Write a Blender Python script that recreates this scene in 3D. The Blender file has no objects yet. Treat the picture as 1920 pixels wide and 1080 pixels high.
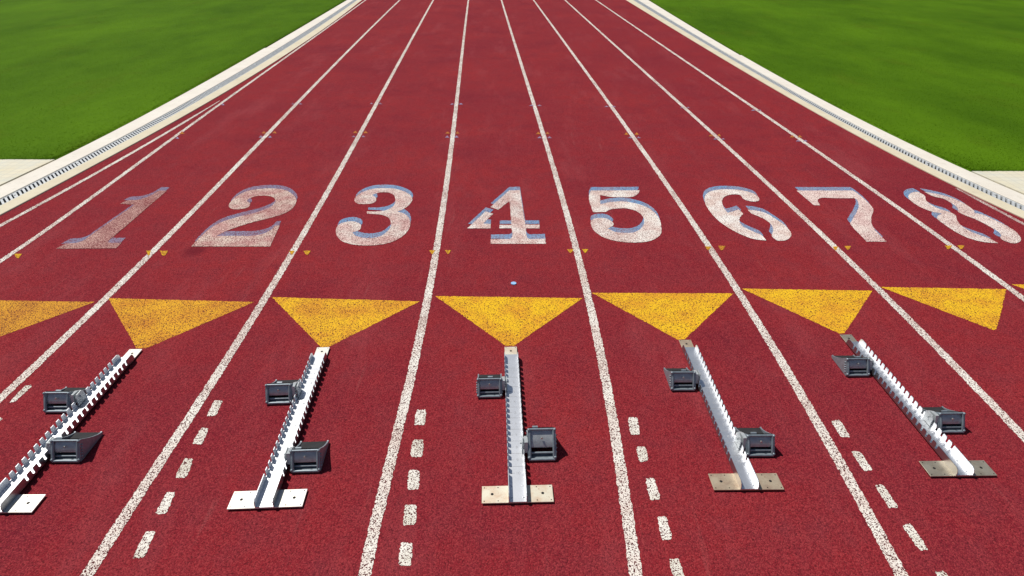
import bpy, math, random
import numpy as np
from mathutils import Vector, Matrix
from mathutils.geometry import tessellate_polygon
random.seed(7); np.random.seed(7)
sc = bpy.context.scene
col = sc.collection

# ------------------------------------------------------------------ camera model
F, HZ, K = 1150.0, -143.0, 2.88            # focal length in px of a 1920 wide frame, horizon row
TH = math.atan((540 - HZ) / F)
H = K * math.cos(TH)
def G(u, v, z=0.0):
    """point of the plane at height z seen in the photograph at u, v"""
    x, y = (u - 960) / F, (540 - v) / F
    dy = y * math.sin(TH) + math.cos(TH); dz = y * math.cos(TH) - math.sin(TH)
    t = (H - z) / -dz
    return (x * t, dy * t)
cam = bpy.data.objects.new('camera', bpy.data.cameras.new('camera'))
col.objects.link(cam)
cam.location = (0, 0, H); cam.rotation_euler = (math.pi / 2 - TH, 0, 0)
cam.data.sensor_width = 36; cam.data.lens = F / 1920 * 36
cam.data.clip_start = 0.05; cam.data.clip_end = 3000
sc.camera = cam

# ------------------------------------------------------------------ helpers
def tag(o, label=None, cat=None, group=None, kind=None):
    for k, v in (('label', label), ('category', cat), ('group', group), ('kind', kind)):
        if v: o[k] = v
    return o
def link(name, verts, faces, mat, parent=None, smooth=False, midx=None):
    me = bpy.data.meshes.new(name)
    me.from_pydata([tuple(v) for v in verts], [], faces)
    for m in (mat if isinstance(mat, (list, tuple)) else [mat]): me.materials.append(m)
    if midx: me.polygons.foreach_set('material_index', midx)
    if smooth: me.polygons.foreach_set('use_smooth', [True] * len(me.polygons))
    me.update()
    o = bpy.data.objects.new(name, me); col.objects.link(o)
    if parent: o.parent = parent
    return o
def empty(name, loc=(0, 0, 0), rz=0):
    o = bpy.data.objects.new(name, None); o.empty_display_size = .1
    o.location = loc; o.rotation_euler = (0, 0, rz); col.objects.link(o); return o
class MB:
    def __init__(s): s.v, s.f, s.m = [], [], []
    def add(s, vs, fs, mi=0):
        n = len(s.v); s.v += [tuple(v) for v in vs]
        s.f += [[i + n for i in f] for f in fs]; s.m += [mi] * len(fs)
    def box(s, x0, x1, y0, y1, z0, z1, mi=0, b=0.0):
        if b <= 0:
            vs = [(x, y, z) for z in (z0, z1) for y in (y0, y1) for x in (x0, x1)]
            s.add(vs, [[0, 2, 3, 1], [4, 5, 7, 6], [0, 1, 5, 4], [2, 6, 7, 3], [0, 4, 6, 2], [1, 3, 7, 5]], mi); return
        vs = []                                   # chamfered top edges
        for z, q in ((z0, 0), (z1 - b, 0), (z1, b)):
            vs += [(x0 + q, y0 + q, z), (x1 - q, y0 + q, z), (x1 - q, y1 - q, z), (x0 + q, y1 - q, z)]
        fs = [[3, 2, 1, 0], [8, 9, 10, 11]]
        for r in (0, 4):
            for i in range(4):
                j = (i + 1) % 4; fs.append([r + i, r + j, r + 4 + j, r + 4 + i])
        s.add(vs, fs, mi)
    def tube(s, pts, rad, n=10, mi=0):
        pts = [Vector(p) for p in pts]; rings = []
        for i, p in enumerate(pts):
            d = (pts[min(i + 1, len(pts) - 1)] - pts[max(i - 1, 0)]).normalized()
            a = d.orthogonal().normalized() if i == 0 else (a - d * a.dot(d)).normalized()
            b = d.cross(a); r = rad[i] if isinstance(rad, (list, tuple)) else rad
            rings.append([p + (a * math.cos(t) + b * math.sin(t)) * r for t in [2 * math.pi * k / n for k in range(n)]])
        vs = [v for r in rings for v in r]; fs = []
        for i in range(len(pts) - 1):
            for k in range(n): fs.append([i * n + k, i * n + (k + 1) % n, (i + 1) * n + (k + 1) % n, (i + 1) * n + k])
        fs += [list(range(n))[::-1], [(len(pts) - 1) * n + k for k in range(n)]]
        s.add(vs, fs, mi)
    def prism(s, poly, x0, x1, mi=0):
        """polygon in (y, z) extruded along x"""
        n = len(poly); vs = [(x0, y, z) for y, z in poly] + [(x1, y, z) for y, z in poly]
        tri = tessellate_polygon([[Vector((y, z, 0)) for y, z in poly]])
        fs = [list(t) for t in tri] + [[i + n for i in t[::-1]] for t in tri]
        fs += [[i, (i + 1) % n, n + (i + 1) % n, n + i] for i in range(n)]
        s.add(vs, fs, mi)
    def disc(s, x, y, z, r, mi=0, n=14):
        s.add([(x + r * math.cos(2 * math.pi * k / n), y + r * math.sin(2 * math.pi * k / n), z) for k in range(n)], [list(range(n))], mi)
    def ball(s, c, r, mi=0, n=10, m=6):
        vs = []; fs = []
        for i in range(m + 1):
            t = math.pi * i / m
            for k in range(n):
                a = 2 * math.pi * k / n
                vs.append((c[0] + r * math.sin(t) * math.cos(a), c[1] + r * math.sin(t) * math.sin(a), c[2] + r * math.cos(t)))
        for i in range(m):
            for k in range(n): fs.append([i * n + k, i * n + (k + 1) % n, (i + 1) * n + (k + 1) % n, (i + 1) * n + k])
        s.add(vs, fs, mi)
    def build(s, name, mat, parent=None, smooth=False):
        o = link(name, s.v, s.f, mat, parent, smooth, s.m)
        import bmesh
        bm = bmesh.new(); bm.from_mesh(o.data); bmesh.ops.recalc_face_normals(bm, faces=bm.faces); bm.to_mesh(o.data); bm.free()
        if smooth: o.data.set_sharp_from_angle(angle=math.radians(40))
        return o

# ------------------------------------------------------------------ materials
def newmat(name):
    m = bpy.data.materials.new(name); m.use_nodes = True
    nt = m.node_tree; bs = nt.nodes['Principled BSDF']
    return m, nt, bs
def N(nt, t, **kw):
    n = nt.nodes.new(t)
    for k, v in kw.items():
        if k in n.inputs: n.inputs[k].default_value = v
        else: setattr(n, k, v)
    return n
def noise(nt, vec, scale, detail=2.0, rough=.5):
    n = N(nt, 'ShaderNodeTexNoise'); n.inputs['Scale'].default_value = scale
    n.inputs['Detail'].default_value = detail; n.inputs['Roughness'].default_value = rough
    nt.links.new(vec, n.inputs['Vector']); return n.outputs['Fac']
def ramp(nt, fac, a, b, ca=(0, 0, 0, 1), cb=(1, 1, 1, 1)):
    r = N(nt, 'ShaderNodeValToRGB'); e = r.color_ramp.elements
    e[0].position, e[1].position = a, b; e[0].color, e[1].color = ca, cb
    nt.links.new(fac, r.inputs['Fac']); return r.outputs['Color']
def mix(nt, fac, a, b, mode='MIX'):
    m = N(nt, 'ShaderNodeMix', data_type='RGBA', blend_type=mode)
    for s, v in ((m.inputs['Factor'], fac), (m.inputs['A'], a), (m.inputs['B'], b)):
        if isinstance(v, (int, float)): s.default_value = v
        elif isinstance(v, tuple): s.default_value = v if len(v) == 4 else v + (1,)
        else: nt.links.new(v, s)
    return m.outputs['Result']
def math_(nt, op, a, b=0.0, clamp=False):
    m = N(nt, 'ShaderNodeMath', operation=op, use_clamp=clamp)
    for i, v in enumerate((a, b)):
        if isinstance(v, (int, float)): m.inputs[i].default_value = v
        else: nt.links.new(v, m.inputs[i])
    return m.outputs[0]
def pos(nt): return N(nt, 'ShaderNodeNewGeometry').outputs['Position']
def bump(nt, bs, h, strength, dist):
    b = N(nt, 'ShaderNodeBump'); b.inputs['Strength'].default_value = strength; b.inputs['Distance'].default_value = dist
    nt.links.new(h, b.inputs['Height']); nt.links.new(b.outputs['Normal'], bs.inputs['Normal'])

STAIN = G(365, 470)
def track_colour(nt):
    p = pos(nt)
    big = noise(nt, p, .55, 4, .6)
    mid = noise(nt, p, 5.0, 4, .65)
    vo = N(nt, 'ShaderNodeTexVoronoi'); vo.inputs['Scale'].default_value = 175; nt.links.new(p, vo.inputs['Vector'])
    sx = N(nt, 'ShaderNodeSeparateColor'); nt.links.new(vo.outputs['Color'], sx.inputs[0])
    clump = noise(nt, p, 75, 3, .65)
    void = math_(nt, 'ADD', vo.outputs['Distance'], math_(nt, 'SUBTRACT', .5, clump))     # gaps between the rubber granules
    gran = sx.outputs[0]
    fine = math_(nt, 'SUBTRACT', 1.0, void)
    base = mix(nt, ramp(nt, big, .36, .66), (.208, .0160, .0275), (.286, .0225, .0270))
    base = mix(nt, ramp(nt, mid, .42, .75), base, (.205, .027, .037))
    # long faint scuffs along the lanes
    mp = N(nt, 'ShaderNodeMapping'); mp.inputs['Scale'].default_value = (1.6, .35, 1); nt.links.new(p, mp.inputs['Vector'])
    sc_ = noise(nt, mp.outputs[0], 1.3, 6, .7)
    base = mix(nt, math_(nt, 'MULTIPLY', ramp(nt, sc_, .52, .74), .50), base, (.34, .075, .085))
    dk = noise(nt, p, .9, 5, .65)                # darker damp looking and rubber stained patches
    base = mix(nt, math_(nt, 'MULTIPLY', ramp(nt, dk, .52, .70), .55), base, (.135, .009, .024))
    st = N(nt, 'ShaderNodeMapping'); st.inputs['Scale'].default_value = (9, .5, 1); nt.links.new(p, st.inputs['Vector'])
    sk = noise(nt, st.outputs[0], 1.6, 3, .6)    # shoe and trolley streaks
    base = mix(nt, math_(nt, 'MULTIPLY', ramp(nt, sk, .66, .74), .16), base, (.42, .16, .15))
    base = mix(nt, math_(nt, 'MULTIPLY', ramp(nt, void, .46, .82), .80), base, (.085, .010, .014))  # tiny shadows between the granules, put into the colour
    base = mix(nt, math_(nt, 'MULTIPLY', ramp(nt, gran, .45, 1.0), .5), base, (.46, .065, .068))
    # a dark stain under the numeral 2
    d = N(nt, 'ShaderNodeVectorMath', operation='DISTANCE'); nt.links.new(p, d.inputs[0]); d.inputs[1].default_value = (STAIN[0], STAIN[1], 0)
    base = mix(nt, math_(nt, 'MULTIPLY', ramp(nt, d.outputs['Value'], .05, .14, (1, 1, 1, 1), (0, 0, 0, 1)), .6), base, (.10, .008, .018))
    return base, p, fine, void
def track_mat():
    m, nt, bs = newmat('red rubber')
    c, p, fine, void = track_colour(nt)
    nt.links.new(c, bs.inputs['Base Color'])
    bs.inputs['Roughness'].default_value = .95; bs.inputs['Specular IOR Level'].default_value = .06
    bump(nt, bs, fine, .5, .005)
    return m
def paint_mat(name, cols, wear, patch=.08, scale=115, red=0.0):
    """paint on the rubber granules; wear = share of granules showing through, patch = how unevenly"""
    m, nt, bs = newmat(name)
    tc, p, fine, void = track_colour(nt)
    l = noise(nt, p, 4.5, 3, .6); l2 = noise(nt, p, 1.1, 2, .5)
    pc = mix(nt, ramp(nt, l, .38, .62), cols[0], cols[1])
    thr = math_(nt, 'SUBTRACT', .70 - (wear - .40) * 2.2, math_(nt, 'MULTIPLY', math_(nt, 'SUBTRACT', math_(nt, 'ADD', l, l2), 1.0), patch * 4))
    f = math_(nt, 'MULTIPLY', math_(nt, 'SUBTRACT', thr, void), 8.0, True)
    pits = mix(nt, .55, tc, (.035, .018, .02))
    bare = mix(nt, red, pits, tc)
    nt.links.new(mix(nt, f, bare, pc), bs.inputs['Base Color'])
    bs.inputs['Roughness'].default_value = .9; bs.inputs['Specular IOR Level'].default_value = .10
    bump(nt, bs, fine, .4, .005)
    return m
W0, W1 = (.88, .84, .76, 1), (.80, .69, .61, 1)
M = {}
M['track'] = track_mat()
M['line'] = paint_mat('white line paint', (W0, W1), .415, .05)
M['line_old'] = paint_mat('older line paint', ((.70, .58, .53, 1), (.60, .46, .42, 1)), .44, .06, red=.5)
M['dash'] = paint_mat('dash paint', (W0, (.72, .68, .58, 1)), .405, .03)
num_w = {1: (.475, (.66, .43, .37, 1), (.60, .36, .32, 1)), 2: (.445, (.82, .68, .58, 1), (.70, .43, .39, 1)),
         3: (.43, (.87, .79, .71, 1), (.79, .55, .50, 1)), 4: (.425, (.87, .80, .74, 1), (.79, .58, .52, 1)),
         5: (.415, (.89, .84, .77, 1), (.81, .64, .57, 1)), 6: (.40, (.91, .87, .81, 1), (.83, .68, .60, 1)),
         7: (.41, (.87, .73, .66, 1), (.81, .61, .56, 1)), 8: (.41, (.87, .77, .70, 1), (.81, .64, .57, 1))}
for k, (w, a, b) in num_w.items():
    M['num%d' % k] = paint_mat('numeral paint', (a, b), w, .045, red=.35)
M['blue_old'] = paint_mat('faded blue paint', ((.22, .25, .38, 1), (.28, .25, .36, 1)), .43, .05, red=.5)
M['blue'] = paint_mat('blue paint', ((.17, .33, .54, 1), (.28, .38, .53, 1)), .41, .04, red=.5)
yel = {1: ((.74, .36, .035, 1), (.64, .28, .035, 1), .42), 2: ((.80, .41, .03, 1), (.70, .30, .03, 1), .41),
       3: ((.84, .47, .025, 1), (.76, .35, .03, 1), .395)}
for k, (a, b, w) in yel.items(): M['yel%d' % k] = paint_mat('yellow triangle paint', (a, b), w, .04)
M['yel4'] = paint_mat('yellow triangle paint', ((.86, .51, .02, 1), (.78, .38, .025, 1)), .385, .03)
M['small_yel'] = paint_mat('small yellow paint', ((.70, .40, .02, 1), (.62, .28, .03, 1)), .40, .05)
M['small_orange'] = paint_mat('small orange paint', ((.60, .22, .03, 1), (.55, .18, .05, 1)), .42, .05)
M['small_lilac'] = paint_mat('small lilac paint', ((.36, .30, .48, 1), (.40, .28, .40, 1)), .43, .05)

def plain(name, colr, rough=.6, metal=0.0, spec=.5, var=.12, scale=30, bumpy=0.0):
    m, nt, bs = newmat(name); p = N(nt, 'ShaderNodeTexCoord').outputs['Object']
    n = noise(nt, p, scale, 4, .6); c = colr[:3]
    nt.links.new(mix(nt, ramp(nt, n, .3, .7), tuple(x * (1 - var) for x in c), tuple(min(1, x * (1 + var)) for x in c)), bs.inputs['Base Color'])
    bs.inputs['Roughness'].default_value = rough; bs.inputs['Metallic'].default_value = metal
    bs.inputs['Specular IOR Level'].default_value = spec
    if bumpy: bump(nt, bs, n, bumpy, .002)
    return m
M['dot'] = plain('light blue plastic', (.30, .55, .85), .5)
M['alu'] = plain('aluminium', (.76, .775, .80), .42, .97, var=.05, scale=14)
M['shaded'] = plain('mill finish aluminium', (.40, .41, .43), .38, .95, var=.10, scale=25)  # darker copy of the aluminium, shade of the side faces put into the colour
M['dark'] = plain('dark hole', (.012, .011, .011), .9)
M['ink'] = plain('engraved ink', (.40, .41, .44), .7)
M['cast'] = plain('grey cast metal', (.26, .305, .34), .45, .35, var=.2, scale=45, bumpy=.15)
M['castlight'] = plain('sky lit cast metal', (.50, .53, .54), .45, .35, var=.14, scale=40, bumpy=.1)  # same metal as the casting, made lighter: sky light put into the colour
M['rubber'] = plain('black rubber pad', (.02, .02, .022), .85, var=.3)
M['bolt'] = plain('zinc bolt', (.55, .56, .56), .35, .8)
def plate_mat(name, a, b, metal, rough):
    m, nt, bs = newmat(name); p = N(nt, 'ShaderNodeTexCoord').outputs['Object']
    n = noise(nt, p, 16, 4, .6); n2 = noise(nt, p, 55, 3, .6)
    c = mix(nt, ramp(nt, n, .42, .68), a, b)
    c = mix(nt, math_(nt, 'MULTIPLY', ramp(nt, n2, .60, .74), .5), c, (.24, .12, .05, 1))
    nt.links.new(c, bs.inputs['Base Color']); bs.inputs['Metallic'].default_value = metal
    r = mix(nt, n2, (rough - .08,) * 3, (rough + .12,) * 3); nt.links.new(r, bs.inputs['Roughness'])
    return m
M['plate1'] = plate_mat('pale steel plate', (.80, .79, .74, 1), (.74, .70, .60, 1), .35, .45)  # base tone differs per block: differences in reflection put into the colour
M['plate3'] = plate_mat('stained steel plate', (.76, .70, .56, 1), (.66, .50, .36, 1), .35, .45)
M['plate4'] = plate_mat('tan steel plate', (.70, .57, .40, 1), (.55, .40, .28, 1), .65, .42)
M['plate5'] = plate_mat('grey steel plate', (.62, .55, .42, 1), (.48, .41, .30, 1), .75, .40)

def concrete_mat(name, a, b, fine=60):
    m, nt, bs = newmat(name); p = pos(nt)
    n = noise(nt, p, 2.2, 5, .65); n2 = noise(nt, p, fine, 3, .6); n3 = noise(nt, p, 11, 4, .7)
    c = mix(nt, ramp(nt, n, .35, .7), a, b)
    c = mix(nt, math_(nt, 'MULTIPLY', ramp(nt, n3, .58, .75), .35), c, (.36, .33, .27, 1))
    c = mix(nt, math_(nt, 'MULTIPLY', ramp(nt, n2, .58, .72), .25), c, (.40, .36, .30, 1))
    nt.links.new(c, bs.inputs['Base Color']); bs.inputs['Roughness'].default_value = .85
    bump(nt, bs, n2, .3, .004); return m
M['slab'] = concrete_mat('pale concrete', (.80, .75, .66, 1), (.72, .66, .57, 1))
M['cream'] = concrete_mat('cream concrete', (.70, .63, .47, 1), (.62, .54, .38, 1))
M['grate'] = plain('galvanised grating', (.52, .54, .55), .6, .15, var=.15, scale=20)
M['soil'] = plain('dark soil', (.018, .014, .012), .95, var=.4, scale=40)
def paving_mat():
    m, nt, bs = newmat('beige paving tiles'); p = pos(nt)
    br = N(nt, 'ShaderNodeTexBrick'); br.offset = 0.0
    for k, v in (('Scale', 1.0), ('Brick Width', .10), ('Row Height', .10), ('Mortar Size', .006), ('Bias', 0.0)): br.inputs[k].default_value = v
    br.inputs['Color1'].default_value = (.68, .62, .45, 1); br.inputs['Color2'].default_value = (.72, .66, .50, 1); br.inputs['Mortar'].default_value = (.60, .55, .43, 1)
    nt.links.new(p, br.inputs['Vector'])
    n = noise(nt, p, 3.0, 4, .6)
    nt.links.new(mix(nt, math_(nt, 'MULTIPLY', ramp(nt, n, .4, .7), .5), br.outputs['Color'], (.55, .60, .58, 1)), bs.inputs['Base Color'])
    bs.inputs['Roughness'].default_value = .8; return m
M['paving'] = paving_mat()
def lawn_mat(name, blade=False):
    m, nt, bs = newmat(name); p = pos(nt)
    mp = N(nt, 'ShaderNodeMapping'); mp.inputs['Scale'].default_value = (1.3, .62, 1); nt.links.new(p, mp.inputs['Vector'])
    a = noise(nt, mp.outputs[0], .30, 6, .66); b = noise(nt, mp.outputs[0], .9, 5, .65); c = noise(nt, p, 26, 3, .7)
    k = 1.22 if blade else 1.0
    g = mix(nt, ramp(nt, a, .34, .66), (.048 * k, .112 * k, .003, 1), (.090 * k, .190 * k, .005, 1))
    g = mix(nt, math_(nt, 'MULTIPLY', ramp(nt, b, .55, .72), .40), g, (.082 * k, .118 * k, .005, 1))
    g = mix(nt, math_(nt, 'MULTIPLY', ramp(nt, c, .35, .6, (1, 1, 1, 1), (0, 0, 0, 1)), .14), g, (.030, .068, .003, 1))
    nt.links.new(g, bs.inputs['Base Color']); bs.inputs['Roughness'].default_value = .9; bs.inputs['Specular IOR Level'].default_value = .04
    if not blade: bump(nt, bs, c, .5, .02)
    else:
        tr = N(nt, 'ShaderNodeBsdfTranslucent'); nt.links.new(g, tr.inputs['Color'])
        ms = N(nt, 'ShaderNodeMixShader'); ms.inputs[0].default_value = .5
        nt.links.new(bs.outputs[0], ms.inputs[1]); nt.links.new(tr.outputs[0], ms.inputs[2])
        nt.links.new(ms.outputs[0], nt.nodes['Material Output'].inputs['Surface'])
    return m
M['lawn'] = lawn_mat('short mown grass'); M['blade'] = lawn_mat('grass blades', True)

# ------------------------------------------------------------------ measured polylines (photo pixels) -> ground
LP = {
'L0': [(0,491),(50,456),(150,384),(207.5,344),(250,317.5),(309,270),(360,232.5),(412.5,192.5),(490,140),(540,106),(610,55),(685,0)],
'LE': [(0,423),(50,397.5),(100,370),(150,341),(200,312.5),(250,286),(277.5,270),(340,232.5),(390,202.5),(412,189)],
'L1': [(0,747.5),(62.5,690),(125,632.5),(197.5,559),(216,540),(285,472.5),(325,434),(375,384),(425,331),(483,270),(510,242.5),(560,190),(615,135),(665,82.5),(718.5,29),(750.5,0)],
'L2': [(162.5,1080),(204,1012),(250,945),(296,877.5),(338,810),(375,750),(412.5,692.5),(480,587),(507,540),(547.5,474),(580,420),(605,377.5),(630,335),(665,270),(680,245),(702.5,197.5),(719.5,167.5),(750,110),(780,57.5),(814,0)],
'L3': [(682.5,1080),(697.5,1012.5),(712.5,945),(730,877.5),(745.5,810),(761,742.5),(777.5,675),(793,607.5),(806,540),(818,472.5),(827.5,405),(838,337.5),(846,270),(855.5,202.5),(863,135),(870,67.5),(878,0)],
'L4': [(1192.5,1080),(1183,1012.5),(1174,945),(1164,877.5),(1152,810),(1141,742.5),(1128,675),(1113,607.5),(1098,540),(1082,472.5),(1065,405),(1046,337.5),(1024.5,270),(1002,202.5),(981.5,135),(960,67.5),(941,0)],
'L5': [(1689.5,1080),(1655,1012.5),(1618,945),(1581,877.5),(1540,810),(1505,742.5),(1465,675),(1440,641),(1410,590),(1381,540),(1335.5,472.5),(1292,405),(1244.5,337.5),(1197,270),(1149,202.5),(1099,135),(1046,67.5),(1002.5,0)],
'L6': [(1910,810),(1846,742.5),(1780,675),(1713,607.5),(1644,540),(1573,472.5),(1503,405),(1439,342.5),(1360,270),(1282.5,202.5),(1199.5,125.5),(1131,67.5),(1060.5,0)],
'L7': [(1920,560),(1890,540),(1800,472.5),(1705,405),(1612.5,337.5),(1509.5,270),(1412.5,202.5),(1375,175),(1350,157.5),(1199.5,57.3),(1117.5,0)],
'L8': [(1985,455),(1919,421),(1865,390),(1810,362.5),(1792,353)],
'AL': [(0,405),(87.5,360),(150,326),(200,299),(252.5,270),(340,221),(415,179),(490,132.5),(615,50),(679,0)],
'DL': [(0,352.5),(45,330),(92.5,307.5),(125,292.5),(172.5,270),(240,234),(315,192.5),(395,147.5),(490,95),(510,84),(650,0)],
'AR': [(1919,411),(1855,380),(1790,350),(1715,312.5),(1636,270),(1625,266),(1450,165),(1320,91),(1200,16)],
'DR': [(1919,369),(1840,331),(1765,299),(1707.5,270),(1679,262),(1575,207.5),(1475,152),(1386,102),(1350,80),(1215,0)],
}
def fit_line(key, deg=3, near=2.0, far=60.0, step=.25, v_end=None):
    p = np.array(LP[key], float); s = 500.0
    deg = min(deg, len(p) - 2)
    c = np.polyfit((p[:, 1]) / s, p[:, 0], deg)
    v0, v1 = p[:, 1].max(), p[:, 1].min()
    pts = []
    v = v0
    while True:
        pts.append(np.array(G(np.polyval(c, v / s), v)))
        if v <= v1: break
        y = pts[-1][1]
        v = max(v1, v - max(3.0, step * (v - HZ) ** 2 * .86 / (K * F)))
    d = pts[0] - pts[min(3, len(pts) - 1)]; d /= np.linalg.norm(d)
    d2 = pts[-1] - pts[-4]; d2 /= np.linalg.norm(d2)
    out = []
    if near: out = [pts[0] + d * near, pts[0] + d * near * .5]
    out += pts
    if far:
        for q in (.33, .66, 1.0): out.append(pts[-1] + d2 * max(0, far - pts[-1][1]) * q)
    return [tuple(q) for q in out]
def xat(line, y):
    for a, b in zip(line, line[1:]):
        if (a[1] - y) * (b[1] - y) <= 0 and a[1] != b[1]:
            return a[0] + (b[0] - a[0]) * (y - a[1]) / (b[1] - a[1])
    a, b = (line[0], line[1]) if abs(line[0][1] - y) < abs(line[-1][1] - y) else (line[-1], line[-2])
    return a[0] + (b[0] - a[0]) * (y - a[1]) / (b[1] - a[1])
AL, DL, AR, DR = (fit_line(k, 3, 4.0, 112) for k in ('AL', 'DL', 'AR', 'DR'))

# ------------------------------------------------------------------ ground, track, lawns
ground = link('ground', [(-400, -300, -.10), (400, -300, -.10), (400, 900, -.10), (-400, 900, -.10)], [[0, 1, 2, 3]], M['soil'])
tag(ground, 'dark bare soil under the whole sports ground', 'ground', kind='structure')
YS = [-6, -4, -2, 0, 1.5] + list(np.arange(2.5, 30, .5)) + [35, 40, 50, 60, 80, 110]
vs = []; fs = []
for i, y in enumerate(YS):
    xl, xr = (xat(AL, y), xat(AR, y)) if y > 2 else (xat(AL, 2.0) - .06 * (2 - y), xat(AR, 2.0) + .1 * (2 - y))
    vs += [(xl, y, 0), (xr, y, 0)]
    if i: fs.append([2 * i - 2, 2 * i - 1, 2 * i + 1, 2 * i])
track = link('running_track', vs, fs, M['track'])
tag(track, 'dark red granular rubber running track with eight lanes', 'running track', kind='structure')

# lawn edges follow the kerb with a narrow bare gap
def lawn(side, y0):
    D = DL if side < 0 else DR
    ys = [y0] + [y for y in np.arange(7.5, 61, .5) if y > y0 + .1] + [70] 
    xs = [0, .06, .3, .8, 1.6, 3, 5, 8, 12, 20, 40, 120]
    v = []; f = []; nx = len(xs)
    rng = random.Random(3 if side < 0 else 4)
    for y in ys + [90, 140, 300]:
        e = xat(D, min(y, 110)) + side * (.046 + rng.uniform(-.006, .010))
        for k, x in enumerate(xs):
            z = -.004 if k == 0 else .012 + (rng.uniform(-.008, .008) if False else 0)
            v.append((e + side * x, y, z))
    n = len(ys) + 3
    for i in range(n - 1):
        for k in range(nx - 1):
            q = [i * nx + k, i * nx + k + 1, (i + 1) * nx + k + 1, (i + 1) * nx + k]
            f.append(q if side > 0 else q[::-1])
    b = len(v)                                   # the cut edge going down into the gap
    for i in range(n): v.append((v[i * nx][0], v[i * nx][1], -.10))
    for i in range(n - 1): f.append([i * nx, (i + 1) * nx, b + i + 1, b + i])
    b2 = len(v)
    for k in range(nx): v.append((v[k][0], v[k][1], -.10))
    for k in range(nx - 1): f.append([k, k + 1, b2 + k + 1, b2 + k])
    return v, f
yl = G(60, 300)[1]; yr = G(1890, 322)[1]
for side, y0, name in ((-1, yl, 'lane 1'), (1, yr, 'lane 8')):
    v, f = lawn(side, y0)
    o = link('lawn', v, f, M['lawn'], smooth=False)
    tag(o, 'bright green mown lawn beyond the drain beside %s' % name, 'lawn', kind='structure')
    # blades of grass over the part of the lawn that lies nearest the kerb
    D = DL if side < 0 else DR
    n = 120000
    yy = y0 + (34 - y0) * np.random.rand(n) ** 2.0
    w = np.where(np.random.rand(n) < .03, .25, 7.5)
    ed = np.interp(yy, [q[1] for q in D], [q[0] for q in D])
    xx = ed + side * (.056 + w * np.random.rand(n))
    a = np.random.rand(n) * 2 * np.pi; h = .004 + .008 * np.random.rand(n); wd = .004 + .004 * np.random.rand(n)
    lx = (np.random.rand(n) - .5) * .05; ly = (np.random.rand(n) - .5) * .05
    V = np.zeros((n, 3, 3))
    V[:, 0] = np.stack([xx - np.cos(a) * wd, yy - np.sin(a) * wd, np.full(n, .006)], 1)
    V[:, 1] = np.stack([xx + np.cos(a) * wd, yy + np.sin(a) * wd, np.full(n, .006)], 1)
    V[:, 2] = np.stack([xx + lx, yy + ly, .010 + h], 1)
    me = bpy.data.meshes.new('grass'); me.vertices.add(3 * n); me.loops.add(3 * n); me.polygons.add(n)
    me.vertices.foreach_set('co', V.reshape(-1)); me.loops.foreach_set('vertex_index', np.arange(3 * n))
    me.polygons.foreach_set('loop_start', np.arange(0, 3 * n, 3)); me.polygons.foreach_set('loop_total', np.full(n, 3))
    me.materials.append(M['blade']); me.update()
    g = bpy.data.objects.new('grass', me); col.objects.link(g)
    tag(g, 'short green grass blades of the lawn beside %s' % name, 'grass', kind='stuff')
    # tiled pavement in front of the lawn
    xa = [xat(D, y) + side * .04 for y in (y0, 5.5, 3.5, 1.5)]
    pv = [(xa[i], y, .010) for i, y in enumerate((y0 - .004, 5.5, 3.5, 1.5))] + [(side * 14, y, .010) for y in (1.5, 3.5, 5.5, y0 - .004)]
    n8 = len(pv); pv += [(x, y, -.10) for x, y, z in pv]
    pf = [list(range(n8))] + [[i, (i + 1) % n8, n8 + (i + 1) % n8, n8 + i] for i in range(n8)]
    o = link('pavement', pv, pf, M['paving'])
    tag(o, 'beige tiled paving at the corner of the lawn beside %s' % name, 'paving', kind='structure')

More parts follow.
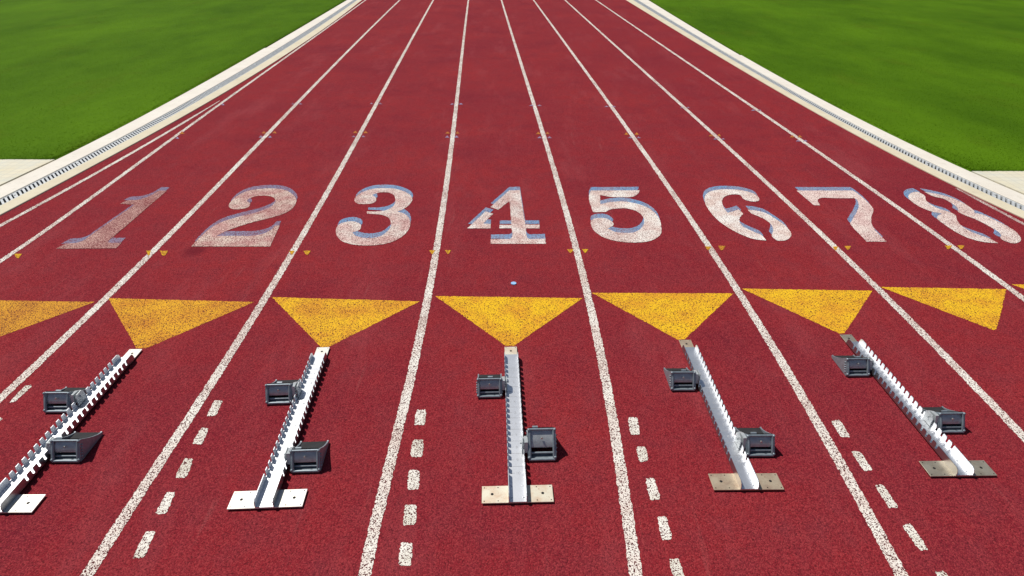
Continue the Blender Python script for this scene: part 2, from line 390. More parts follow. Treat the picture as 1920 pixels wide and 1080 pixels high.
# ------------------------------------------------------------------ kerbs with slotted drains
def strip(mb, line_a, line_b, y0, y1, z0, z1, mi=0, ch=.004):
    ys = list(np.arange(y0, y1, .45)) + [y1]
    vs, fs = [], []
    for y in ys:
        a, b = line_a(y), line_b(y); s = 1 if b > a else -1
        vs += [(a, y, z0), (a, y, z1 - ch), (a + s * ch, y, z1), (b - s * ch, y, z1), (b, y, z1 - ch), (b, y, z0)]
    for i in range(len(ys) - 1):
        for k in range(5): fs.append([6 * i + k, 6 * i + k + 1, 6 * i + 7 + k, 6 * i + 6 + k])
    fs += [[0, 1, 2, 3, 4, 5], [6 * (len(ys) - 1) + k for k in (5, 4, 3, 2, 1, 0)]]
    mb.add(vs, fs, mi)
for side, A, D, name, yj in ((-1, AL, DL, 'lane 1', 15.0), (1, AR, DR, 'lane 8', 14.1)):
    def at(t, A=A, D=D): return lambda y: xat(A, y) + (xat(D, y) - xat(A, y)) * t
    def shift(fn, d): return lambda y: fn(y) + side * d
    root = empty('drain', (0, 0, 0))
    tag(root, 'pale concrete kerb with slotted drain ' + ('beside the two merging white lines and numeral 1' if side < 0 else 'along the lawn next to the stencilled numeral 8'), 'drain', 'kerb drains along the lawns')
    y0, y1 = 2.0, 108.0
    mb = MB(); strip(mb, shift(at(0), .004), at(.30), y0, y1, -.12, .012); mb.build('inner_kerb', M['cream'], root)
    outer_a, outer_b = shift(at(.53), .009), at(1.0)
    mb = MB(); strip(mb, outer_a, outer_b, y0, yj - .006, -.12, .014); mb.build('outer_kerb', M['slab'], root)
    mb = MB(); strip(mb, outer_a, shift(outer_b, -.03), yj + .006, y1, -.12, .014); mb.build('outer_kerb', M['slab'], root)
    mb = MB(); strip(mb, at(.30), shift(at(.53), .008), y0, y1, -.12, -.06); mb.build('channel', M['dark'], root)
    y = y0; k = 0
    while y < 46:
        mb = MB(); ye = min(y + .996, 46)
        strip(mb, shift(at(.30), .001), shift(at(.30), .013), y, ye, -.02, .008, ch=.001)
        strip(mb, shift(at(.53), -.013), shift(at(.53), -.001), y, ye, -.02, .008, ch=.001)
        def para(q0, q1, r0, r1):                # bar from the inner side (q0..q1) to the outer side (r0..r1)
            f0, f1 = at(.30), at(.53)
            p = [(f0(q0) + side * .013, q0), (f0(q1) + side * .013, q1), (f1(r1) - side * .013, r1), (f1(r0) - side * .013, r0)]
            mb.add([(a_, b_, z) for z in (-.02, .0065) for a_, b_ in p], [[0, 1, 2, 3], [4, 5, 6, 7], [0, 1, 5, 4], [1, 2, 6, 5], [2, 3, 7, 6], [3, 0, 4, 7]])
        sh = .11; q = y + .003
        para(q, q + .050, q + sh, q + sh + .050); q += .077
        while q < y + .97:
            para(q, q + .031, q + sh, q + sh + .031); q += .058
        mb.disc((at(.30)(y) + at(.53)(y)) / 2, y + .082, .0078, .010, 1)
        mb.build('grating', [M['grate'], M['dark']], root)
        y += 1.0

# ------------------------------------------------------------------ painted markings
Z1, Z2 = .0015, .003
def jitter_poly(pts, step, amp, rng):
    out = []
    n = len(pts)
    for i in range(n):
        a, b = np.array(pts[i], float), np.array(pts[(i + 1) % n], float)
        L = np.linalg.norm(b - a); m = max(1, int(L / step))
        nrm = np.array((-(b - a)[1], (b - a)[0])) / max(L, 1e-6)
        for k in range(m):
            q = a + (b - a) * k / m
            out.append(tuple(q + nrm * rng.uniform(-amp, amp)))
    return out
def flat(polys, z, mi=0):
    vs, fs = [], []
    for p in polys:
        n = len(vs); vs += [(x, y, z) for x, y in p]
        for t in tessellate_polygon([[Vector((x, y, 0)) for x, y in p]]):
            a, b, c = (Vector(vs[n + i]) for i in t)
            fs.append([n + i for i in (t if (b - a).cross(c - a).z > 0 else t[::-1])])
    return vs, fs
def painted_line(name, line, w, mat, seed, wfun=None, z=Z1):
    rng = random.Random(seed); pts = []
    dense = []
    for a, b in zip(line, line[1:]):
        L = math.dist(a, b); st = .012 if a[1] < 6.5 and a[1] > 1.2 else (.03 if a[1] < 10 else .4)
        m = max(1, int(L / st))
        dense += [(a[0] + (b[0] - a[0]) * k / m, a[1] + (b[1] - a[1]) * k / m) for k in range(m)]
    dense.append(line[-1])
    vs, fs = [], []
    for i, q in enumerate(dense):
        a, b = dense[max(0, i - 1)], dense[min(len(dense) - 1, i + 1)]
        d = Vector((b[0] - a[0], b[1] - a[1])).normalized(); n = Vector((-d.y, d.x))
        ww = wfun(q[1]) if wfun else w
        j = .0035 if q[1] < 10 else .002
        for s in (1, -1):
            o = ww / 2 + rng.uniform(-j, j); vs.append((q[0] + n.x * o * s, q[1] + n.y * o * s, z))
        if i: fs.append([2 * i - 2, 2 * i - 1, 2 * i + 1, 2 * i])
    return link(name, vs, fs, mat)
for i in range(8):
    o = painted_line('lane_line', fit_line('L%d' % i, 4, 1.5, 108), .058 if i else .05, M['line'], 10 + i)
    lab = 'white lane line between the lanes numbered %d and %d' % (i, i + 1) if i else 'white lane line on the drain side of the lane numbered 1'
    tag(o, lab, 'lane line', 'long white lane lines')
o = painted_line('lane_line', fit_line('LE', 3, 2.0, None), .048, M['line'], 30, lambda y: .048 if y < 9 else max(.012, .048 - (y - 9) * .03), .0022)
tag(o, 'short white line merging into the lane line beside the numeral 1', 'lane line', 'long white lane lines')
o = painted_line('lane_line', fit_line('L8', 2, 1.5, None), .045, M['line_old'], 31, lambda y: .045 if y < 5.9 else max(.012, .045 - (y - 5.9) * .06))
tag(o, 'faded white line along the kerb beside the numeral 8', 'lane line', 'long white lane lines')

def spline(pts, n=7):
    """closed outline; a third value marks a corner, the rest is smoothed"""
    out = []; m = len(pts)
    P = [np.array(p[:2], float) for p in pts]; C = [len(p) > 2 for p in pts]
    for i in range(m):
        p1, p2 = P[i], P[(i + 1) % m]
        if C[i] and C[(i + 1) % m]: out.append(tuple(p1)); continue
        p0 = p1 * 2 - p2 if C[i] else P[i - 1]
        p3 = p2 * 2 - p1 if C[(i + 1) % m] else P[(i + 2) % m]
        for k in range(n):
            t = k / n
            out.append(tuple(.5 * (2 * p1 + (p2 - p0) * t + (2 * p0 - 5 * p1 + 4 * p2 - p3) * t * t + (3 * p1 - p0 - 3 * p2 + p3) * t ** 3)))
    return out
S = 1920 / 460
c = 1
NUM = {
1: ((80, 320, 4), [[(100,585,c),(175,545,c),(255,540),(320,515),(365,480),(690,255,c),(580,248,c),(632,222,c),(720,216),(800,190),(872,148,c),(932,150,c),(800,262,c),(640,402,c),(525,498),(492,532),(510,540),(592,540,c),(548,581,c)]]),
2: ((80, 320, 4), [[(1395,265),(1420,222),(1470,182),(1545,150),(1640,135),(1740,133),(1825,148),(1882,185),(1902,230),(1870,285),(1800,325),(1700,355),(1560,390),(1450,425),(1370,455),(1300,490,c),(1420,488),(1560,488),(1655,472),(1710,445),(1745,412,c),(1778,410,c),(1706,568,c),(1115,568,c),(1180,498),(1260,430),(1350,382),(1470,345),(1600,313),(1700,275),(1742,238),(1740,208),(1700,190),(1620,188),(1560,203),(1532,225),(1555,245),(1545,270),(1500,285),(1430,288)]]),
3: ((560, 320, 4), [[(418,220),(440,185),(490,155),(560,135),(640,130),(720,135),(790,155),(840,185),(852,220),(825,260),(780,290),(738,306,c),(790,322),(828,355),(836,410),(810,460),(750,510),(660,545),(540,560),(420,555),(330,530),(285,485),(280,440),(300,405),(350,385),(410,380),(455,395),(468,420),(455,445),(425,455),(402,462,c),(430,488),(500,505),(580,500),(640,475),(685,430),(690,385),(670,350),(620,330),(560,325),(512,322,c),(512,306,c),(600,305),(670,290),(715,260),(725,215),(710,180),(660,162),(600,165),(555,182),(578,200),(580,225),(550,245),(490,250),(440,245)]]),
4: ((560, 320, 4), [[(1580,148,c),(1660,145,c),(1700,405,c),(1808,405,c),(1808,432,c),(1703,432,c),(1712,495),(1730,512,c),(1850,510,c),(1855,548,c),(1440,548,c),(1440,515,c),(1585,512,c),(1603,490),(1596,432,c),(1505,432,c),(1508,406,c),(1596,406,c),(1583,235,c),(1565,240),(1497,293,c),(1438,272,c)], [(1265,432,c),(1400,305,c),(1460,322,c),(1385,395,c),(1440,400,c),(1440,432,c)]]),
5: ((1040, 320, S), [[(285,155,c),(665,153,c),(655,175),(620,200),(560,208),(440,205),(355,190,c),(358,262,c),(440,245),(530,240),(630,255),(720,285),(790,335),(825,390),(835,450),(830,495),(790,530),(720,555),(600,562),(480,550),(380,520),(310,470),(283,420),(290,385),(340,370),(400,372),(445,395),(462,420),(440,440),(415,452,c),(480,480),(570,487),(640,475),(690,435),(700,390),(680,345),(630,312),(560,295),(490,295),(430,305),(400,322,c),(300,325,c),(272,240),(270,190)]]),
6: ((1040, 320, S), [[(1175,205),(1192,178),(1240,155),(1320,145),(1420,148),(1500,160),(1570,185),(1600,215),(1590,238),(1540,240),(1480,222),(1450,190),(1400,185),(1345,195),(1315,220),(1312,260),(1335,305),(1355,330,c),(1395,318),(1440,303,c),(1478,338,c),(1450,365),(1447,400),(1475,435),(1540,470),(1620,505),(1658,547,c),(1540,530),(1420,480),(1320,420),(1240,350),(1190,280),(1175,240)], [(1510,305,c),(1580,312),(1660,335),(1740,385),(1810,435),(1850,490),(1840,525),(1800,545),(1740,545),(1700,510),(1710,470),(1700,430),(1660,390),(1590,355),(1540,335)]]),
7: ((1460, 320, S), [[(140,155,c),(580,155,c),(615,177),(680,230),(735,290),(740,315),(725,360),(728,410),(760,470),(845,555,c),(690,555,c),(570,430),(573,390),(608,330),(625,280),(615,232),(590,215,c),(450,215),(340,212),(305,232),(325,270,c),(275,270,c)]]),
8: ((1460, 320, S), [[(1080,165),(1120,180),(1145,200),(1155,235),(1200,270),(1260,300),(1330,320),(1385,350),(1395,385),(1430,430),(1500,475),(1580,505),(1650,530),(1718,567,c),(1600,557),(1480,525),(1370,470),(1290,415),(1240,375),(1250,350),(1275,335),(1200,320),(1110,285),(1040,240),(1015,205),(1030,178)], [(1140,165,c),(1230,180),(1330,205),(1420,240),(1490,280),(1530,315),(1535,330),(1600,345),(1690,385),(1780,430),(1860,480),(1895,530),(1880,560),(1830,567),(1770,550),(1735,525),(1740,500),(1700,465),(1620,420),(1540,380),(1450,345),(1405,320),(1405,300),(1370,265),(1290,220),(1210,200)]]),
}
words_num = {1: 'worn pinkish numeral 1 with dull blue shading, painted between the drain and numeral 2',
 2: 'worn pinkish numeral 2 with blue shading and a curled top', 3: 'rounded white numeral 3 with blue shading along its upper edges',
 4: 'white stencilled numeral 4 with its left corner a separate piece', 5: 'white numeral 5 with a blue top edge and round bowl',
 6: 'bright white stencilled numeral 6 in two pieces with blue edges', 7: 'pinkish white numeral 7 with blue top edge and curved stem',
 8: 'white stencilled numeral 8 in two pieces near the kerb'}
words_num[4] = 'white stencilled numeral 4 with one corner a separate piece'
for k, ((ox, oy, s), polys) in NUM.items():
    gp = []
    rng = random.Random(100 + k)
    for p in polys:
        q = [(ox + x / s, oy + y / s) for x, y in spline(p, 8)]
        gp.append(jitter_poly([G(*t, Z2) for t in q], .015, .0018, rng))
    cx = np.mean([x for p in gp for x, y in p]); cy = np.mean([y for p in gp for x, y in p])
    root = empty('painted_number', (cx, cy, 0))
    tag(root, words_num[k], 'painted number', 'painted lane numbers')
    loc = [[(x - cx, y - cy) for x, y in p] for p in gp]
    v, f = flat(loc, Z2); link('number_face', v, f, M['num%d' % k], root)
    dx, dy = {1: -.020, 2: -.020, 3: -.008, 4: 0, 5: .010, 6: .012, 7: .022, 8: .008}[k], .104
    v, f = flat([[(x + dx, y + dy) for x, y in p] for p in loc], Z1)
    # side faces of the block letter shading: sweep of the outline by the offset
    v2, f2 = list(v), list(f)
    for t in (.25, .5, .75):
        vv, ff = flat([[(x + dx * t, y + dy * t) for x, y in p] for p in loc], Z1 - .0004 * (4 * t + 0) )
    link('blue_shading', v2, f2, M['blue_old'] if k <= 2 else M['blue'], root)

TRI = {1: [(-85,562),(178,566),(-52,650),(-68,650)], 2: [(203,559),(477,566),(274,653),(256,653)], 3: [(510,557),(787,565),(617,650),(602,651)],
 4: [(816,555),(1092,559),(964,648),(948,648)], 5: [(1110,549),(1375,550),(1284,636),(1271,637)], 6: [(1391,541),(1636,545),(1583,625),(1573,625)],
 7: [(1651,538),(1887,542),(1869,617),(1863,619)], 8: [(1896,533),(2120,538),(2115,606),(2105,608)]}
def centred(name, polys_px, z, mat, seed, step=.012, amp=.003, extra=None):
    rng = random.Random(seed)
    gp = [jitter_poly([G(*t, z) for t in p], step, amp, rng) for p in polys_px]
    if extra: gp += extra(gp)
    cx = np.mean([x for p in gp for x, y in p]); cy = np.mean([y for p in gp for x, y in p])
    v, f = flat([[(x - cx, y - cy) for x, y in p] for p in gp], z)
    o = link(name, v, f, mat); o.location = (cx, cy, 0); return o
for k, p in TRI.items():
    o = centred('start_triangle', [p], .0009, M['yel%d' % min(4, k)], 200 + k)
    how = {1: 'dull orange yellow', 2: 'dull orange yellow', 8: 'yellow'}.get(k, 'bright yellow')
    what = {1: 'behind the line beside numeral 1, cut by the frame', 7: 'with no starting block at its point', 8: 'cut off at the frame under numeral 8'}.get(k, 'pointing at the starting block below numeral %d' % k)
    tag(o, '%s painted triangle %s' % (how, what), 'painted triangle', 'yellow start triangles')

DASH = {  # per lane row: quads in photo pixels, farthest first
2: [[(18,755),(28,753),(60,724),(58,721),(48,723),(32,738)], [(-30,812),(-22,812),(4,786),(2,782),(-8,784)]],
3: [[(402.5,750),(418,751),(405,779),(387,780)],[(377,802),(391,803),(379,833),(360,832)],[(346,859),(363,860),(349,896),(327.5,896)],[(312.5,922),(329,923),(311,964),(291,963)],[(274,996),(292,995.5),(270,1046),(247.5,1046)]],
4: [[(781,768),(799,768),(797.5,797),(776,797)],[(774,824),(794,824),(792.5,856),(769.5,857)],[(766,881),(787,882),(785.5,917),(763,918)],[(759.5,946),(782,946),(779,984),(755.5,985)],[(751,1017.5),(774,1017.5),(771,1060),(747,1061)]],
5: [[(1177.5,782.5),(1195,782.5),(1200,815),(1182.5,815)],[(1192.5,837.5),(1210,837),(1216,864),(1199,867)],[(1209.5,897.5),(1227,896),(1239,935),(1219,938)],[(1232,969),(1249,967.5),(1261,1011),(1241,1013)],[(1253,1049),(1272.5,1046),(1287,1092),(1266,1094)]],
6: [[(1557.5,789),(1575,787),(1594.5,819.5),(1576,819.5)],[(1595.5,846),(1614,847),(1636,881),(1619,883)],[(1640,909),(1656,909),(1686,952),(1666,952.5)],[(1691,985),(1707.5,981),(1741,1030),(1724,1032)],[(1752,1072),(1770,1070),(1800,1112),(1780,1114)]],
}
ordw = ['farthest', 'second farthest', 'middle', 'second nearest', 'nearest']
for lane, row in DASH.items():
    for i, p in enumerate(row):
        if len(p) == 4:                       # rounded corners
            p = [tuple(np.array(a_) + (np.array(b_) - np.array(a_)) * t) for n_ in range(4) for a_, b_, t in ((p[n_], p[n_ - 1], .20 if n_ % 2 == 0 else .13), (p[n_], (np.array(p[n_]) * 3 + np.array(p[n_ - 1]) + np.array(p[(n_ + 1) % 4])) / 5, .22), (p[n_], p[(n_ + 1) % 4], .13 if n_ % 2 == 0 else .20))]
        o = centred('dash_mark', [p], Z1, M['dash'], 300 + lane * 10 + i, .008, .0032)
        lab = '%s of the five white dashes in the lane numbered %d' % (ordw[i], lane)
        if lane == 2: lab = 'slim oval white dash between lane line and block pedal below numeral 1' if i == 0 else 'sliver of pale dash at the frame edge in the lane numbered 2'
        tag(o, lab, 'painted dash', 'short white dashes beside the blocks')

def tri_px(x0, x1, y0, y1, up=False):
    m = (x0 + x1) / 2
    return [(m, y0), (x1, y1), (x0, y1)] if up else [(x0, y0), (x1, y0), (m + (x1 - x0) * .12, y1), (m - (x1 - x0) * .12, y1)]
SM = []   # (lines index, side, box)
for i, side, b in [(0,'r',(26,41,476,484)),(1,'l',(274,283,470,479)),(1,'r',(299,315,470,479)),(2,'l',(541,553,470,477)),(2,'r',(569,582,470,478)),(3,'l',(805,816,469,476)),(3,'r',(834,846,469,476)),
  (4,'l',(1063,1075,467,474)),(4,'r',(1091,1103,467,474)),(5,'l',(1322,1334,462,469)),(5,'r',(1347,1360,461,469)),(6,'l',(1561,1572,462,469)),(6,'r',(1583,1596,461,468)),(7,'l',(1771,1785,460,467)),(7,'r',(1795,1809,460,467))]:
    SM.append(('y', i, side, b))
for i, side, b in [(0,'r',(336,346,246,251)),(1,'l',(490,499,246,250)),(1,'r',(510,519,246,250)),(2,'l',(662,671,245,249.5)),(2,'r',(681,690,245,249.5)),(3,'l',(835,844,246,250.5)),(3,'r',(854,862,246,250.5)),(4,'l',(1005,1014,247,251.5)),(4,'r',(1022,1031,247,251.5)),
  (5,'l',(1170,1179,248,252.5)),(5,'r',(1189,1198,248,252.5)),(6,'l',(1329,1338,251,255.5)),(6,'r',(1344,1352,251,255.5)),(7,'l',(1481,1490,253,257.5)),(7,'r',(1495,1504,253,257.5))]:
    SM.append(('o', i, side, b))
for i, side, b in [(0,'r',(329,336,256,260)),(1,'l',(485,493,254,258)),(1,'r',(503,510,254,258)),(2,'l',(659,667,254,257)),(2,'r',(677,685,254,257)),(3,'l',(834,843,254,258)),(3,'r',(852,860,254,258)),(4,'l',(1007,1016,255.5,259)),(4,'r',(1026,1035,255.5,259)),
  (5,'l',(1177,1186,256,259)),(5,'r',(1193,1202,256,259)),(6,'l',(1337,1346,258.5,261.5)),(6,'r',(1352,1360,258.5,261.5)),(7,'l',(1492,1500,262,265)),(7,'r',(1506,1514,262,265))]:
    SM.append(('b', i, side, b))
for i, side, b in [(0,'r',(414,421,193.5,197)),(1,'l',(546,552,193,195.5)),(1,'r',(560,567,193,195.5)),(2,'l',(693,700,192.5,195)),(2,'r',(709,717,192.5,195)),(3,'l',(844,852,193,196)),(3,'r',(860,868,193,196)),(4,'l',(992,1001,196,198.5)),(4,'r',(1007,1016,196,198.5)),
  (5,'l',(1133,1142,198,200.5)),(5,'r',(1147,1155,198,200.5)),(6,'l',(1275,1282,200,202.5)),(6,'r',(1287,1294,200,202.5)),(7,'l',(1408,1416,205,207.5)),(7,'r',(1420,1428,205,207.5))]:
    SM.append(('f', i, side, b))
kinds = {'y': ('small yellow triangle just below the numerals, in lane %d beside the lane %s line', M['small_yel'], 'small yellow triangles below the numerals', Z2, False),
 'o': ('small orange triangle beyond the numerals, in lane %d beside the lane %s line', M['small_orange'], 'small orange triangles beyond the numerals', Z2, True),
 'b': ('small lilac triangle under an orange one, in lane %d beside the lane %s line', M['small_lilac'], 'small lilac triangles under the orange ones', Z2, True),
 'f': ('faint lilac dash, farthest from the numerals, in lane %d beside the lane %s line', M['small_lilac'], 'faint lilac dashes far beyond the numerals', Z2, True)}
for n, (kd, i, side, (x0, x1, y0, y1)) in enumerate(SM):
    lab, mat, grp, z, up = kinds[kd]
    lane = i if side == 'l' else i + 1
    other = i + 1 if side == 'l' else i
    o = centred('small_mark', [tri_px(x0, x1, y0, y1, up)], z, mat, 500 + n, .03, .004)
    tag(o, lab % (lane, '%d' % other if other else 'drain'), 'painted mark', grp)

v = [(.022 * math.cos(t), .022 * math.sin(t), z) for z in (0.001, .007) for t in [2 * math.pi * k / 20 for k in range(20)]]
o = link('marker_dot', v, [list(range(20, 40))] + [[k, (k + 1) % 20, 20 + (k + 1) % 20, 20 + k] for k in range(20)], M['dot'])
x, y = G(963, 532); o.location = (x, y, 0)
tag(o, 'small light blue round dot on the track below the numeral 4', 'dot')

# ------------------------------------------------------------------ starting blocks
L = 1.31; RW = .046; ZP = .014; FH = .046; PITCH = .0466; TIP = .105; BAR0 = .0
def slotted(y0, y1):
    """side profile of a rail flange: rounded ends and a row of hooked slots"""
    zb, zt = ZP, ZP + FH
    p = [(y0, zb), (y0, zb + .022), (y0 + .006, zt - .008), (y0 + .020, zt)]
    y = y0 + .185
    while y < y1 - .06:
        p += [(y - .0115, zt), (y - .008, zt - .010), (y - .007, zb + .018), (y - .002, zb + .013), (y + .008, zb + .013), (y + .010, zb + .017), (y + .0065, zb + .022), (y + .0070, zt - .010), (y + .0115, zt)]
        y += PITCH
    p += [(y1 - .022, zt), (y1 - .007, zt - .008), (y1, zb + .020), (y1, zb)]
    return p
def text_mesh(txt, size):
    cu = bpy.data.curves.new('t', 'FONT'); cu.body = txt; cu.size = size; cu.align_x = 'CENTER'; cu.align_y = 'CENTER'
    ob = bpy.data.objects.new('t', cu); col.objects.link(ob)
    dg = bpy.context.evaluated_depsgraph_get(); me = bpy.data.meshes.new_from_object(ob.evaluated_get(dg))
    vs = [tuple(q.co) for q in me.vertices]; fs = [list(p.vertices) for p in me.polygons]
    bpy.data.objects.remove(ob); bpy.data.curves.remove(cu); bpy.data.meshes.remove(me)
    return vs, fs
def make_block():
    root = empty('starting_block')
    mb = MB()
    mb.box(-RW + .003, RW - .003, 0, L - TIP + .012, ZP + .0005, ZP + .0045)
    prof = slotted(0, L - TIP)
    mb.prism(prof, -RW + .001, -RW + .0035); mb.prism(prof, RW - .0035, RW - .001)
    mb.prism(prof, -RW, -RW + .001, 1); mb.prism(prof, RW - .001, RW, 1)     # outer skin in darker aluminium, the side shade is in its colour
    for x in (-.030, .030):
        for y in (.030, .105): mb.tube([(x, y, ZP + .004), (x, y, ZP + .008)], .006, 10)
        mb.tube([(x, L - TIP - .06, ZP + .004), (x, L - TIP - .06, ZP + .007)], .004, 8)
    mb.build('rail', [M['alu'], M['shaded']], root)
    mb = MB()                                   # engraved scale on the floor of the rail
    y = .185; k = 0; zt = ZP + .0052
    while y < L - TIP - .06:
        mb.add([(-.036, y - .001, zt), (.036, y - .001, zt), (.036, y + .001, zt), (-.036, y + .001, zt)] if k % 2 else [(-.036, y - .0009, zt), (-.010, y - .0009, zt), (-.010, y + .0009, zt), (-.036, y + .0009, zt)], [[0, 1, 2, 3]])
        if k % 2 == 0 and 10 - k // 2 > 0:
            vs, fs = text_mesh(str(10 - k // 2), .026)
            mb.add([(a[0] + .008, a[1] + y, zt) for a in vs], fs)
        y += PITCH; k += 1
    mb.build('scale_marks', M['ink'], root)
    mb = MB()
    mb.box(-.180, .180, 0, .108, .009, ZP, b=.001)
    for s in (-1, 1):
        mb.disc(s * .128, .055, ZP + .0006, .0075, 1)
        for x in (.168, .098):
            for y in (.012, .096): mb.disc(s * x, y, ZP + .0006, .0032, 1)
        for x in (.15, .06):
            for y in (.02, .09): mb.tube([(s * x, y, .009), (s * x, y, -.002)], [.006, .002], 6, 1)
    mb.build('anchor_plate', [M['plate1'], M['dark']], root)
    mb = MB()
    mb.box(-.042, .042, L - TIP - .05, L, .009, ZP, b=.001)
    mb.disc(0, L - .048, ZP + .0006, .0075, 1)
    for x in (-.032, .032):
        for y in (L - .012, L - .092): mb.disc(x, y, ZP + .0006, .0032, 1)
        mb.tube([(x, L - .02, .009), (x, L - .02, -.002)], [.006, .002], 6, 1)
    mb.build('tip_plate', [M['plate1'], M['dark']], root)
    return root
def make_pedal(root, s, h=.108, d=.058, w=.152, ln=.20):
    """s = -1 or 1: which side of the rail; frame seen from behind, foot face sloping down ahead"""
    hw = w / 2
    e_ = ln - d; edge = [(d, h), (d + .14 * e_, h * .86), (d + .34 * e_, h * .66), (d + .58 * e_, h * .45), (d + .80 * e_, h * .29), (ln - .004, h * .20), (ln + .005, h * .21)]; face = [(d, h - .002), (d + .08 * e_, h * .72), (d + .22 * e_, h * .46), (d + .44 * e_, h * .29), (d + .70 * e_, h * .19), (ln - .014, h * .135), (ln - .002, h * .14)]
    prof = [(0, .006), (.012, .004), (ln, .004), (ln + .010, .012)] + edge[::-1] + [(d - .010, h + .001), (-.004, .016)]
    mb = MB()
    mb.prism(prof, -hw, -hw + .008); mb.prism(prof, hw - .008, hw)
    lo = Vector((0, -.002, .012)); hi = Vector((0, d - .008, h - .002)); q = lambda t: lo + (hi - lo) * t
    for sx in (-1, 1):
        X = Vector((sx * (hw - .012), 0, 0))
        mb.tube([q(-.03) + X, q(.5) + X + Vector((0, -.004, 0)), q(1.0) + X], [.0066, .0070, .0066], 10)
        for t in (.08, 1.0): mb.ball(q(t) + Vector((sx * (hw - .006), -.004, 0)), .0085)
        for t in (.2, .34, .48, .62, .76): mb.ball(q(t) + Vector((sx * (hw + .001), .012, -.004)), .0062, n=8, m=5)
    mb.tube([q(1.0) + Vector((-hw + .006, 0, 0)), q(1.0) + Vector((hw - .006, 0, 0))], .0062, 10)
    mb.tube([q(.0) + Vector((-hw + .006, 0, 0)), q(.0) + Vector((hw - .006, 0, 0))], .0080, 10)
    mb.tube([q(.17) + Vector((-hw + .010, .012, 0)), q(.17) + Vector((hw - .010, .012, 0))], .006, 8)
    # shelf at the foot of the opening and the underside of the foot face
    mb.box(-hw + .01, hw - .01, .004, .05, .010, .016)
    n = len(face); vs = [(x, y, z - .004) for x in (-hw + .006, hw - .006) for y, z in face]
    mb.add(vs, [[i, i + 1, n + i + 1, n + i] for i in range(n - 1)])
    # a round boss on top of the foot face
    mb.tube([(s * -.02, d + .006, h + .002), (s * -.02 - .03, d + .006, h + .002)], .007, 8)
    ped = mb.build('pedal', M['cast'], root, True)
    mb = MB()                                   # curved plate in the upper part of the frame
    vs, fs = [], []; R = 8
    for i in range(R + 1):
        t = .30 + (.97 - .30) * i / R; o = .010 * math.sin(math.pi * (i / R)) 
        for sx in (-1, 1): vs.append(q(t) + Vector((sx * (hw - .018), .010 - o * .9 + (.010 if i == 0 else 0), 0)))
        if i: fs.append([2 * i - 2, 2 * i - 1, 2 * i + 1, 2 * i])
    mb.add(vs, fs); mb.build('back_panel', M['castlight'], ped, True)
    mb = MB(); b = q(.74) + Vector((0, -.006, 0))
    mb.tube([b, b + Vector((0, -.007, .002))], [.0065, .0055], 8); mb.build('bolt', M['bolt'], ped)
    mb = MB(); vs = [(x, y + .001, z + t) for t in (0, .006) for x in (-hw + .009, hw - .009) for y, z in face]
    f = []
    for i in range(n - 1):
        f += [[2 * n + i, 2 * n + i + 1, 3 * n + i + 1, 3 * n + i], [i, n + i, n + i + 1, i + 1]]
    f += [[0, n, 3 * n, 2 * n], [n - 1, 3 * n - 1, 4 * n - 1, 2 * n - 1]]
    for r in (0, n):
        f += [[r + i, r + i + 1, 2 * n + r + i + 1, 2 * n + r + i] for i in range(n - 1)]
    mb.add(vs, f); mb.build('foot_pad', M['rubber'], ped)
    # bracket: arm over the flange and a plate standing inside the rail
    mb = MB(); e = -s * hw                      # edge of the pedal next to the rail
    xr = -s * (.142 - RW)                       # outer face of the flange in pedal coordinates
    arm = [(.022, .040), (.115, .030), (.118, .070), (.085, .092), (.040, .098)]
    x0, x1 = sorted((e + -s * .0005, xr + s * .001)); mb.prism(arm, x0, x1)
    mb.box(*sorted((xr, xr - s * .012)), .040, .100, ZP + FH + .001, ZP + FH + .012)
    pl = [(.036, ZP + .008), (.104, ZP + .008), (.104, ZP + FH + .020), (.094, ZP + FH + .030), (.050, ZP + FH + .030), (.036, ZP + FH + .016)]
    mb.prism(pl, *sorted((xr - s * .0065, xr - s * .0125)))
    mb.tube([(xr - s * .010, .07, ZP + FH + .006), (xr - s * .022, .07, ZP + FH + .006)], .006, 8)
    mb.build('bracket', M['castlight'], ped, True)
    return ped
proto = make_block()
pedL, pedR = make_pedal(proto, -1), make_pedal(proto, 1)
steep = make_pedal(proto, 1, h=.142, d=.102)      # the near pedal below the numeral 4 is set steeper
#        lane: near end, tip, pedal bases (far pedal, near pedal), plate material
BL = {2: ((-12, 961), (255, 654.5), (107, 773), (122, 866), 'plate1', 'white anchor plate cut by the frame'),
      3: ((496, 952), (606.5, 651), (523, 757), (570, 885), 'plate1', 'white anchor plate below numeral 3'),
      4: ((971, 942), (957.5, 650), (918, 745), (1016, 863), 'plate3', 'stained cream anchor plate below the numeral 4'),
      5: ((1405, 918), (1284, 637), (1284, 732), (1427, 855), 'plate4', 'tan anchor plate below the numeral 5'),
      6: ((1808, 892), (1585.5, 627), (1615, 705), (1787, 811), 'plate5', 'grey anchor plate below the numeral 6')}
def kids(o): return [c_ for c_ in bpy.data.objects if c_.parent == o]
def copy_tree(o, parent=None):
    n = o.copy(); col.objects.link(n); n.parent = parent
    for ch in kids(o): copy_tree(ch, n)
    return n
def drop(o):
    for c_ in kids(o): drop(c_)
    bpy.data.objects.remove(o)
blocks = {4: copy_tree(proto)}
for c_ in kids(blocks[4]):
    if c_.data == pedR.data: drop(c_)
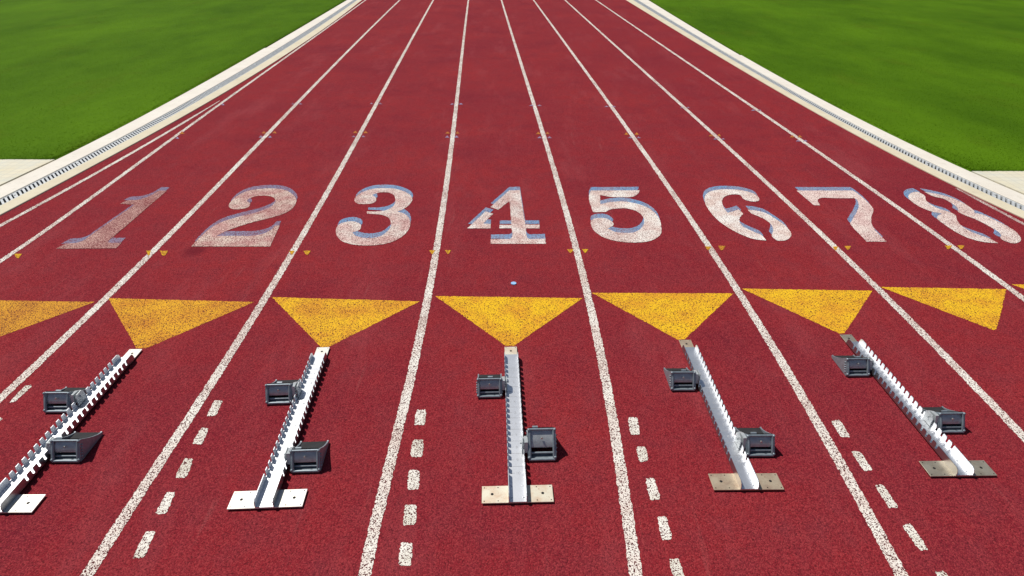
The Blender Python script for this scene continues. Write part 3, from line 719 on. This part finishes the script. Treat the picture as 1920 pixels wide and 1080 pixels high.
drop(steep)
blocks[2] = proto
for lane in (3, 5, 6): blocks[lane] = copy_tree(proto)
def stem(o): return o.name.split('.')[0]
for lane, (a, b, pl, pr, pm, lab) in BL.items():
    o = blocks[lane]
    A, B = Vector(G(*a, ZP)), Vector(G(*b, ZP)); d = (B - A)
    ang = math.atan2(-d.x, d.y); s = d.length / L
    o.location = (A.x, A.y, 0); o.rotation_euler = (0, 0, ang); o.scale = (s, s, s)
    inv = Matrix.Rotation(-ang, 2)
    peds = [c_ for c_ in kids(o) if stem(c_) == 'pedal']
    src = [pedL.data, pedR.data]
    for c_ in peds:
        i = 0 if c_.data == pedL.data else 1; g = Vector(G(*(pl if i == 0 else pr), .004))
        y = (inv @ (g - A)).y / s
        c_.location = ((-.142, .142)[i], y, 0)
    for c_ in kids(o):
        if stem(c_) in ('anchor_plate', 'tip_plate'):
            c_.material_slots[0].link = 'OBJECT'; c_.material_slots[0].material = M[pm]
    tag(o, 'aluminium starting block with two grey pedals and ' + lab, 'starting block', 'starting blocks')

# ------------------------------------------------------------------ light
SUN = Vector((-.42, .30, .86)).normalized()      # towards the sun
el = math.asin(SUN.z); az = math.atan2(SUN.x, SUN.y)
w = bpy.data.worlds.new('World'); sc.world = w; w.use_nodes = True
nt = w.node_tree; bg = nt.nodes['Background']; sky = nt.nodes.new('ShaderNodeTexSky')
sky.sky_type = 'NISHITA'; sky.sun_disc = False; sky.sun_elevation = el; sky.sun_rotation = az
nt.links.new(sky.outputs[0], bg.inputs[0]); bg.inputs[1].default_value = .055
ld = bpy.data.lights.new('sun', 'SUN'); ld.energy = 4.1; ld.angle = math.radians(.53); ld.color = (1, .96, .89)
lo = bpy.data.objects.new('sun', ld); lo.rotation_euler = (-SUN).to_track_quat('-Z', 'Y').to_euler(); lo.location = (-10, 8, 20); col.objects.link(lo)
vs_ = sc.view_settings; vs_.view_transform = 'Standard'; vs_.look = 'None'; vs_.exposure = 0.0; vs_.gamma = 1.0
sc.cycles.max_bounces = 6
